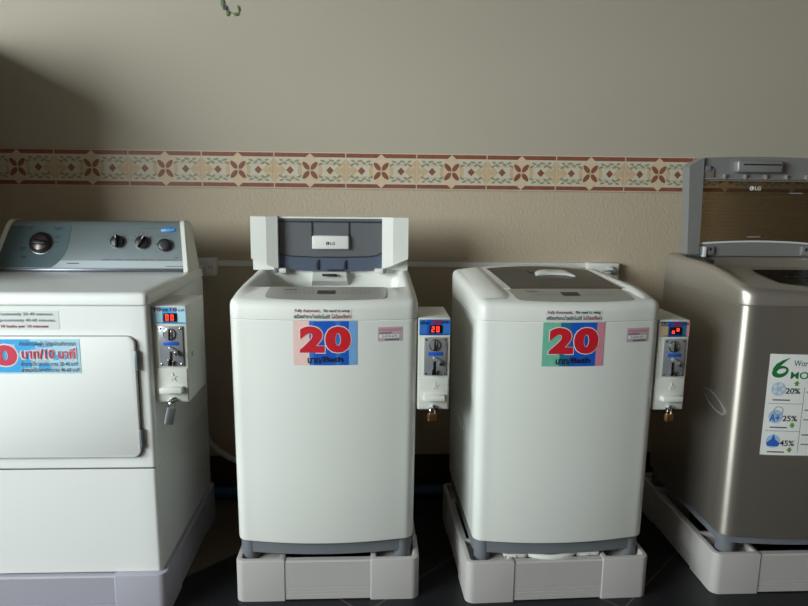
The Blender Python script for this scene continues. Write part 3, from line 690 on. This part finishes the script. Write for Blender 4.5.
# ------------------------------------------------------------------ dryer
def dryer():
    cx, cy, zb = -.956, -.52, .134
    t = empty('dryer', (cx, cy, zb)); tag(t, 'white front-loading clothes dryer with grey dial console at left edge', 'dryer')
    hw, yf, yb = .343, -.30, .30
    Zl = lambda z: z-zb
    b = MB(); ringr = lambda i, z: rr(-hw+i, hw-i, yf+i, yb-i, Zl(z), .014, .008)
    b.loft([ringr(.002, .134), ringr(0, .137), ringr(0, .4525), ringr(.003, .455), ringr(.003, .458), ringr(0, .4605), ringr(0, .9265), ringr(.004, .9285), ringr(.004, .932)], 'dryer_white', True, True); b.build('cabinet', t, smooth=30)
    b = MB(); rl = lambda i, z: rr(-hw-.002+i, hw+.002-i, yf-.006+i, yb-i, Zl(z), .016, .008)
    b.loft([rl(.004, .9305), rl(0, .932), rl(0, .952), rl(.004, .959), rl(.012, .963), rl(.03, .964)], 'dryer_white', True, True); b.build('worktop', t, smooth=50)
    # seams: panel line and door outline
    b = MB(); b.box((-hw+.004, yf-.0006, Zl(.4555)), (hw-.004, yf+.004, Zl(.4575)), 'groove'); b.build('panel_seam', t, smooth=0)
    X0, X1, D0, D1 = -.306, .306, .494, .843
    def outline(i, r):
        pts = []
        for (qx, qz, a0) in ((X1-r, D1-r, 0), (X0+r, D1-r, PI/2), (X0+r, D0+r, PI), (X1-r, D0+r, 1.5*PI)):
            for k in range(9): a = a0+PI/2*k/8; pts.append((qx+(r-i)*math.cos(a), qz+(r-i)*math.sin(a)))
        return pts
    b = MB(); R_ = lambda i, y: [(x, y, Zl(z)) for x, z in outline(i, .022)]
    b.loft([R_(0, yf), R_(0, yf-.009), R_(.001, yf-.011), R_(.003, yf-.012)], 'dryer_white', True, True); door = b.build('door', t, smooth=50)
    b = MB(); b.loft([[(x, yf-.0006, Zl(z)) for x, z in outline(-.0022, .022)], [(x, yf-.0006, Zl(z)) for x, z in outline(.004, .022)]], 'groove'); b.build('door_gap', t, smooth=0)
    for z in (.776, .55):
        b = MB(); b.box((.303, yf-.0135, Zl(z-.027)), (.311, yf, Zl(z+.027)), 'console', r=.002); b.tube([(.309, yf-.011, Zl(z-.027)), (.309, yf-.011, Zl(z+.027))], .0032, 'console', 10); b.build('hinge', door)
    # console on the back edge
    prof = [(.155, .964), (.158, .974), (.213, 1.115), (.225, 1.128), (.24, 1.132), (.285, 1.128), (.292, 1.11), (.292, .964)]
    def wx(z, s): return s*interp(z, [(.95, .335), (1.03, .331), (1.10, .318), (1.135, .308)] if s > 0 else [(.95, .335), (1.03, .322), (1.10, .297), (1.135, .283)])
    b = MB(); cap = .018
    rings = [[(wx(z, s)-s*e, y, Zl(z)) for y, z in prof] for s, e in ((-1, cap), (1, cap))]
    b.loft(rings, 'console', True, True); con = b.build('console', t, smooth=30)
    def yface(z): return interp(z, [(.964, .155), (.974, .158), (1.115, .213), (1.128, .225)])
    for s in (-1, 1):
        b = MB(); rg = []
        for e, g in ((cap, .0), (cap, .004), (.004, .004), (0., .0), (0., -.012)):
            rg.append([(wx(z, s)-s*e, y+(0 if y > .24 else -g), Zl(z)+(g*.8 if z > 1.1 else 0)) for y, z in prof])
        b.loft(rg, 'end_cap', True, True); b.build('console_end', con, smooth=40)
    fn = lambda o: (lambda x, z: (x, yface(z)-o, Zl(z)))
    dx = -cx
    # darker teal area with the timer dial, on the left; its right edge is a curve
    b = MB(); edge = [(.990, -1.000), (1.005, -.985), (1.03, -.974), (1.06, -.968), (1.09, -.966), (1.114, -.966)]
    pts = [(wx(z, -1)+cap+.002, z) for z in (.966, 1.03, 1.07, 1.114)]
    rows = []
    for z in [.977+.137*i/10 for i in range(11)]:
        xr = interp(z, [(.977, -1.082), (.988, -1.066), (1.0, -1.054), (1.015, -1.043), (1.035, -1.036), (1.06, -1.032), (1.114, -1.028)])+dx
        xl = wx(z, -1)+cap+.002
        rows.append([fn(.0012)(xl+(xr-xl)*i/4, z) for i in range(5)])
    b.loft(rows, 'console_teal', closed=False); b.build('dial_field', con, smooth=30)
    b = MB(); rows = []
    for z in (.977, .988, 1.0):
        xl = interp(z, [(.977, -1.081), (.988, -1.065), (1.0, -1.053)])+dx; xr = wx(z, 1)-cap-.002
        rows.append([fn(.0010)(xl+(xr-xl)*i/4, z) for i in range(5)])
    b.loft(rows, 'console_strip', closed=False); b.build('console_strip', con, smooth=30)
    b = MB(); b.box((-.313, .1495, Zl(.9645)), (.313, .158, Zl(.9745)), 'console_trim', r=.002); b.build('console_trim', con)
    nrm = Vector((0, -.153, .055)).normalized()
    def dial(name, x, z, prof, parts):
        c = Vector(fn(0)(x, z)); q = MB()
        rot = Vector((0, -1, 0)).rotation_difference(nrm).to_matrix()
        for (pf, k) in parts:
            n = 30; rings = [[tuple(c+rot @ Vector((r*math.cos(2*PI*j/n), -d, r*math.sin(2*PI*j/n)))) for j in range(n)] for r, d in pf]
            q.loft(rings, k, True, True)
        o = q.build(name, con, smooth=40); return o, c, rot
    o, c, rot = dial('timer_dial', -1.122+dx, 1.056, None, (([(.0405, 0), (.0405, .003), (.038, .004)], 'knob_ring'), ([(.037, .002), (.037, .009), (.033, .012)], 'black'), ([(.030, .009), (.028, .015), (.026, .016)], 'knob_cap')))
    q = MB(); q.box((-.024, -.022, -.008), (.024, -.014, .008), 'black', r=.003); q.v = [tuple(c+rot @ Matrix.Rotation(.12, 3, 'Y') @ Vector(p)) for p in q.v]; q.build('dial_grip', o)
    for (x, z, ang) in ((-.868, 1.062, .05), (-.785, 1.060, -.5)):
        o, c, rot = dial('selector_knob', x+dx, z, None, (([(.0265, 0), (.0255, .002)], 'knob_ring'), ([(.0225, .001), (.022, .012), (.0195, .014)], 'knob')))
        q = MB(); q.box((-.0055, -.024, -.0215), (.0055, -.012, .0215), 'black', r=.002); q.box((-.001, -.0246, .008), (.001, -.0236, .02), 'paper'); q.v = [tuple(c+rot @ Matrix.Rotation(-ang, 3, 'Y') @ Vector(p)) for p in q.v]; q.build('knob_grip', o)
    dial('start_button', -.708+dx, 1.051, None, (([(.0265, 0), (.0255, .002)], 'knob_ring'), ([(.0225, .001), (.022, .012), (.019, .015), (.012, .016)], 'knob')))
    b = MB(); n = 28
    def ell(a, d, o): return [fn(o)(-.700+dx+a*math.cos(2*PI*i/n), 1.104+d*math.sin(2*PI*i/n)) for i in range(n)]
    b.loft([ell(.0255, .0085, .0005), ell(.0255, .0085, .003), ell(.023, .007, .004)], 'badge', False, True); bd = b.build('maker_badge', con, smooth=40)
    b = MB(); b.text('Whirlpool', -.719+dx, -.681+dx, 1.101, 1.1075, fn(.0048), 'sky_pale', .005); b.build('badge_lettering', bd, smooth=0)
    b = MB()
    def dash(x, z, w, h=.0025, k='grey_print'): b.flat([(x+dx, z), (x+w+dx, z), (x+w+dx, z+h), (x+dx, z+h)], fn(.0022), k)
    for x, z, w in ((-1.165, 1.108, .012), (-1.168, 1.102, .01), (-1.085, 1.105, .03), (-1.08, 1.1, .018), (-1.08, 1.078, .02), (-1.078, 1.073, .014), (-1.08, 1.06, .018), (-1.19, 1.035, .016), (-1.186, 1.04, .016), (-1.185, 1.012, .018), (-1.183, 1.007, .012), (-1.03, .99, .04)): dash(x, z, w, k='black_print')
    b.build('dial_markings', con, smooth=0)
    for x in (-.868, -.785):
        b = MB()
        for a in range(-3, 4): dash(x+.036*math.sin(a*.42)-.003, (1.062 if x < -.85 else 1.060)+.034*math.cos(a*.42)-.002, .006, .002)
        b.build('knob_markings', con, smooth=0)
    b = MB()
    for x, w in ((-.915, .03), (-.88, .035), (-.84, .05), (-.785, .02), (-.762, .02), (-.735, .05), (-.69, .025)): dash(x, 1.003, w, .002, 'maroon_print' if w in (.03, .02) else 'grey_print')
    b.build('strip_markings', con, smooth=0); b = MB()
    dash(-.79, 1.107, .055, .0015); dash(-.735, 1.082, .035, .0015); dash(-.74, 1.055, .006, .005); dash(-.70, .982, .06, .0018); dash(-.672, 1.01, .012, .003)
    b.build('console_markings', con, smooth=0)
    # stickers
    y = yf-.0006; S = lambda o: (lambda x, z: (x+dx, yf-.0006-o, Zl(z)))
    b = MB(); b.patch(-1.17, -.853, .862, .914, S(0), 'clear_label', 2, 1); lb = b.build('drying_time_label', t, smooth=0)
    b = MB(); b.text('Thin cloth take approximately 20-40 minutes.', -1.118, -.866, .8985, .9095, S(.0006), 'grey_print', .012); b.text('Thick cloth take approximately 40-60 minutes.', -1.116, -.861, .8815, .8925, S(.0006), 'grey_print', .012)
    b.text('10 baths per 10 minutes', -1.008, -.882, .865, .8755, S(.0006), 'maroon_print', .03); b.build('label_lettering', lb, smooth=0)
    D = lambda o: (lambda x, z: (x+dx, yf-.0122-o, Zl(z)))
    b = MB(); b.patch(-1.17, -.798, .741, .838, D(0.0006), 'sky_pale', 2, 1); b.patch(-1.17, -.93, .745, .838, D(.001), 'sky_sticker', 2, 1)
    rnd = random.Random(3)
    for i in range(22):
        x = -1.0+rnd.random()*.14; z = .744+rnd.random()*.082; b.patch(x, x+.028, z, z+.011, D(.0011+i*.00001), 'sky_sticker' if i % 3 else 'icon_pale', 1, 1)
    st = b.build('price_sticker', door, smooth=0); st['label'] = 'sky blue price sticker with red 10 for ten minutes'
    b = MB()
    for ch, xa, xb in (('1', -1.072, -1.040), ('0', -1.030, -.966)):
        b.text(ch, xa-.004, xb+.004, .759, .826, D(.0016), 'white_print', .075); b.text(ch, xa, xb, .763, .822, D(.0022), 'red_soft', .06)
    b.text('บาท/10 นาที', -.957, -.807, .780, .816, D(.0020), 'white_print', .05); b.text('บาท/10 นาที', -.954, -.810, .783, .813, D(.0026), 'red_soft', .022)
    b.build('price_number', st, smooth=0)
    b = MB(); b.text('ค่าบริการอบผ้า โปรดอ่านพิจารณา', -.958, -.808, .820, .833, D(.002), 'grey_print', .012); b.build('detail_line', st, smooth=0); b = MB(); b.text('ผ้าบางใช้เวลาประมาณ 20-40 นาที', -.957, -.806, .763, .776, D(.002), 'grey_print', .012); b.build('detail_line', st, smooth=0); b = MB(); b.text('ผ้าหนาใช้เวลาประมาณ 40-60 นาที', -.957, -.803, .746, .759, D(.002), 'grey_print', .012)
    b.build('detail_line', st, smooth=0)
    return t
dryer()

# ------------------------------------------------------------------ coin boxes
def coin_box(label, loc, rz, digits, sky, lock, locklabel):
    """local origin: lower front left edge of the box; it hangs on the machine's side at x = 0"""
    w, d, h = .0945, .19, .272
    t = empty('coin_box', loc, rz); t.scale = (1, 1, 1.027); tag(t, label, 'coin box', 'coin boxes on the machine sides')
    b = MB(); b.box((0, 0, 0), (w, d, h), 'box', r=.003, seg=2); b.build('housing', t)
    b = MB(); b.box((.004, -.0025, .004), (w-.004, .002, .097), 'box', r=.001); dr = b.build('cash_door', t)
    b = MB(); b.box((.018, -.026, .032), (.080, -.002, .047), 'white_plastic', r=.002); b.box((.018, -.006, .030), (.082, -.002, .036), 'white_plastic', r=.001); b.build('coin_cup', dr)
    b = MB()
    for k in range(5):
        a = PI/2+2*PI*k/5; c = Vector((.052, .072)); p = []
        for (r, da) in ((.004, -.63), (.012, 0), (.004, .63), (0, 0)): p.append((c.x+r*math.cos(a+da), c.y+r*math.sin(a+da)))
        b.prism_y([(x, z) for x, z in p], -.0045, -.002, 'box')
    b.build('star_emboss', dr, smooth=0)
    # side lock
    b = MB(); n = 16
    b.loft([[(w+q, .045+r*math.cos(2*PI*j/n), .128+r*math.sin(2*PI*j/n)) for j in range(n)] for r, q in ((.007, -.001), (.007, .002), (.005, .003))], 'mech', True, True); b.build('cam_lock', t)
    # sticker and read-out
    S = lambda o: (lambda x, z: (x, -.0006-o, z))
    b = MB()
    if sky:
        b.patch(.003, .094, .222, .268, S(0), 'sky_sticker', 2, 1); b.patch(.003, .03, .222, .262, S(.0003), 'sky_pale', 1, 1); b.patch(.07, .094, .226, .268, S(.0003), 'sky_pale', 1, 1)
    else:
        b.patch(.003, .094, .222, .268, S(0), 'blue_mid' if sky is False else 'teal', 2, 1); b.patch(.025, .07, .222, .268, S(.0003), 'blue_print', 1, 1)
        if sky is None: b.patch(.003, .028, .222, .262, S(.0004), 'b_tan', 1, 1); b.patch(.085, .094, .222, .268, S(.0004), 'pink', 1, 1)
    sk = b.build('box_sticker', t, smooth=0)
    b = MB()
    if sky:
        for x in (.007, .051): b.text('10', x, x+.02, .2565, .2665, S(.0008), 'maroon_print', .04)
        b.text('บาท', .029, .046, .2565, .264, S(.0008), 'black_print', .02); b.text('นาที', .074, .091, .2565, .264, S(.0008), 'black_print', .02)
    else:
        b.text('20', .040, .070, .2525, .2672, S(.0008), 'maroon_print', .05); b.text('ครั้งละ', .006, .034, .2535, .2645, S(.0008), 'black_print', .02); b.text('บาท', .071, .091, .2565, .264, S(.0008), 'black_print', .02)
    b.patch(.012, .088, .2245, .2262, S(.0008), 'black_print', 1, 1)
    b.build('sticker_lettering', sk, smooth=0)
    b = MB(); b.box((.032, -.003, .2285), (.070, .001, .2515), 'display', r=.001); ds = b.build('led_display', t)
    b = MB(); L = lambda x, z: (x, -.0036, z)
    for ch, x in zip(digits, (.0385, .0525)): seg7(b, ch, x+.001, x+.0085, .2325, .2475, L, 'led', .0014)
    b.build('led_digits', ds, smooth=0)
    # coin mechanism
    b = MB(); b.box((.018, -.005, .104), (.084, .001, .216), 'mech', r=.0015); 
    for x in (.0235, .0785):
        for z in (.110, .210): b.lathe_y((x, -.005, z), [(.0028, -.001), (.0028, .0012), (.0016, .0018)], 'chrome', 10)
    mc = b.build('coin_mechanism', t)
    b = MB(); b.lathe_y((.049, -.005, .194), [(.0175, -.001), (.0175, .002), (.015, .003)], 'chrome'); b.lathe_y((.049, -.008, .194), [(.0145, -.001), (.0145, .0008), (.012, .001)], 'mech'); b.build('coin_entry', mc)
    bb = MB(); bb.box((.0465, -.0125, .178), (.0505, -.006, .21), 'black', r=.001); bb.box((.051, -.011, .182), (.058, -.007, .205), 'chrome', r=.002); bb.build('coin_slot', mc)
    b = MB(); b.box((.030, -.0065, .163), (.072, -.004, .1735), 'blue_print', r=.001); b.build('blue_plate', mc)
    b = MB(); b.box((.043, -.013, .146), (.07, -.004, .156), 'mech', r=.003, rot=Matrix.Rotation(.5, 3, 'Y')); b.box((.062, -.02, .136), (.071, -.004, .148), 'chrome', r=.002); b.build('reject_lever', mc)
    b = MB(); b.box((.0455, -.0062, .106), (.0535, -.004, .146), 'black', r=.001); b.box((.041, -.012, .106), (.0455, -.004, .124), 'chrome', r=.001); b.box((.0535, -.012, .106), (.058, -.004, .120), 'chrome', r=.001); b.build('return_chute', mc)
    b = MB(); b.box((.036, -.012, .004), (.062, -.001, .010), 'chrome', r=.001); b.box((.045, -.013, .0), (.053, -.0015, .016), 'chrome', r=.001); b.build('hasp', t)
    # padlock hanging on the hasp
    M4 = Matrix.Translation(loc) @ Matrix.Rotation(rz, 4, 'Z')
    base = M4 @ Vector((.044 if lock == 'brass' else .05, -.016, .002))
    p = empty('padlock', base, rz+(.3 if lock == 'brass' else .55)); tag(p, locklabel, 'padlock', 'padlocks on the coin boxes')
    if lock == 'brass':
        b = MB(); b.box((-.0125, -.006, -.031), (.0125, .006, -.009), 'brass', r=.0015); b.build('body', p)
        q = .0075; top = .007
    else:
        b = MB(); b.box((-.012, -.008, -.062), (.012, .008, -.012), 'mech', r=.004); b.build('body', p)
        p.rotation_euler = (0, .22, rz+.5); q = .0075; top = .006
    pts = [(-q, 0, -.013), (-q, 0, -.004)]+[(-q*math.cos(PI*k/8), 0, -.003+(top+.002)*math.sin(PI*k/8)) for k in range(9)]+[(q, 0, -.004), (q, 0, -.013)]
    b = MB(); b.tube(pts, .0022, 'chrome', 8); b.build('shackle', p)
    return t
coin_box('coin box reading 00 on a sky blue sticker, on the dryer side', (-.6125, -.795, .645), 0, '00', True, 'chrome', 'long silver padlock hanging below the dryer coin box')
coin_box('coin box reading 20 beside the washer with its lid raised', (.1372, -.742, .601), 0, '20', False, 'brass', 'small brass padlock below the coin box reading 20')
c3, s3 = math.cos(.028), math.sin(.028)
lx, ly = .2755, -.2585
coin_box('coin box with small red ring symbols between closed white washer and silver washer', (.575+c3*lx-s3*ly, -.492+s3*lx+c3*ly, .596), .028, 'o*', None, 'brass', 'small brass padlock below the coin box nearest the silver washer')

# ------------------------------------------------------------------ things on and along the wall
def outlet(label, x0, x1, z0, z1, d, plugx, plugz):
    t = empty('wall_outlet', ((x0+x1)/2, 0, (z0+z1)/2)); tag(t, label, 'outlet', 'surface outlets on the back wall')
    hx, hz = (x1-x0)/2, (z1-z0)/2
    b = MB(); b.box((-hx, -d, -hz), (hx, 0, hz), 'conduit', r=.003); b.build('outlet_box', t)
    b = MB(); b.box((-hx+.006, -d-.003, -hz+.006), (hx-.006, -d+.001, hz-.006), 'conduit', r=.002); fp = b.build('face_plate', t)
    for dx in (-.005, .005):
        b = MB(); b.box((.026+dx-.001, -d-.0036, -.006), (.026+dx+.001, -d-.0028, .006), 'dark'); b.build('socket_slot', fp, smooth=0)
    return t
O1 = outlet('white wall outlet with a round grey plug beside the dryer console', -.70, -.607, .908, .978, .04, 0, 0)
O2 = outlet('white wall outlet with a plug behind the closed white washer', .865, .994, .905, .967, .04, 0, 0)
def plug(label, x, z, y, cable):
    t = empty('power_plug', (x, y, z)); tag(t, label, 'plug', 'plugs in the wall outlets')
    b = MB(); b.lathe_y((0, 0, 0), [(.015, 0), (.0165, .006), (.0165, .016), (.011, .026), (.006, .034)], 'hose', 20); b.build('plug_body', t)
    b = MB(); b.tube(cable, .0042, 'hose', 10); b.build('cord', t)
plug('round grey plug in the outlet beside the dryer console', -.662, .94, -.0432, [(0, -.03, 0), (-.01, -.05, -.003), (-.03, -.068, -.02), (-.05, -.075, -.07), (-.06, -.08, -.2), (-.062, -.08, -.5), (-.06, -.09, -.6)])
plug('grey plug lying sideways in the outlet behind the closed white washer', .955, .94, -.0432, [(0, -.03, 0), (-.02, -.05, .004), (-.05, -.055, .0), (-.07, -.06, -.04), (-.075, -.06, -.2), (-.075, -.06, -.6)])

def trunk(label, x0, x1):
    b = MB(); b.box((x0, -.014, .944), (x1, 0, .966), 'conduit', r=.002); o = b.build('cable_trunking'); tag(o, label, 'trunking', 'white cable trunking along the wall')
trunk('white cable trunking along the wall between the two outlets', -.607, .865)
o = MB().tube([(-2.2, -.085, .0245), (-1., -.085, .0245), (.5, -.085, .0245), (2.6, -.085, .0245)], .0245, 'pipe_blue', 18).build('water_pipe'); tag(o, 'blue plastic water pipe on the floor along the wall', 'pipe')

# sprig hanging down the wall at the top of the view
t = empty('hanging_vine', (-.540, 0, 1.89)); tag(t, 'thin green vine sprig with small leaves hanging down the wall', 'vine')
b = MB(); b.tube([(-.012, -.0025, 1.008), (-.016, -.0025, .5), (-.014, -.0025, .12), (-.014, -.0025, .04), (-.006, -.0025, .018), (.006, -.0025, .006), (.018, -.0025, -.001), (.034, -.0025, -.004), (.043, -.0025, .0), (.044, -.0025, .012)], .0012, 'stem', 8); b.build('stem', t)
for (x, z, a, L, w) in ((-.015, .034, 1.6, .017, .0078), (.003, -.002, 1.5, .0115, .0072), (.034, -.005, .1, .011, .0062), (.043, .016, 1.85, .011, .005), (-.018, .10, 1.4, .018, .008), (-.008, .16, 1.8, .018, .008)):
    b = MB(); n = 14; rings = []
    for k in range(9):
        u = -1+2*k/8; r = w*math.sqrt(max(.0004, 1-u*u)); c = (x+L*u*math.cos(a), z+L*u*math.sin(a))
        rings.append([(c[0]-math.sin(a)*r*math.cos(2*PI*j/n), -.0028+.0014*math.sin(2*PI*j/n)*r/w, c[1]+math.cos(a)*r*math.cos(2*PI*j/n)) for j in range(n)])
    b.loft(rings, 'leaf', True, True); b.build('leaf', t, smooth=60)
b = MB()
for k in range(5):
    a = 2*PI*k/5; b.lathe_y((-.006+.005*math.cos(a), -.002, .0165+.005*math.sin(a)), [(.0042, 0), (.0045, .002), (.003, .004)], 'bud', 10)
b.build('flower', t)

# ------------------------------------------------------------------ light
w = bpy.data.worlds.new('sky'); scene.world = w; w.use_nodes = True
nt = w.node_tree; bg = nt.nodes['Background']
bg.inputs['Color'].default_value = (.88, .97, .97, 1); bg.inputs['Strength'].default_value = 21.5
def portal(loc, rot, sx, sy):  # sampling guide for the left window opening; emits no light itself
    la = bpy.data.lights.new('window_portal', 'AREA'); la.shape = 'RECTANGLE'; la.size = sx; la.size_y = sy; la.cycles.is_portal = True
    lo = bpy.data.objects.new('window_portal', la); COL.objects.link(lo); lo.location = loc; lo.rotation_euler = rot
portal((XL-.05, (YF+LY1)/2, (LZ0+WT)/2), (PI/2, 0, -PI/2), LY1-YF, WT-LZ0)
vs = scene.view_settings; vs.view_transform = 'Standard'; vs.look = 'None'; vs.gamma = 1; vs.use_curve_mapping = False; vs.exposure = 0.
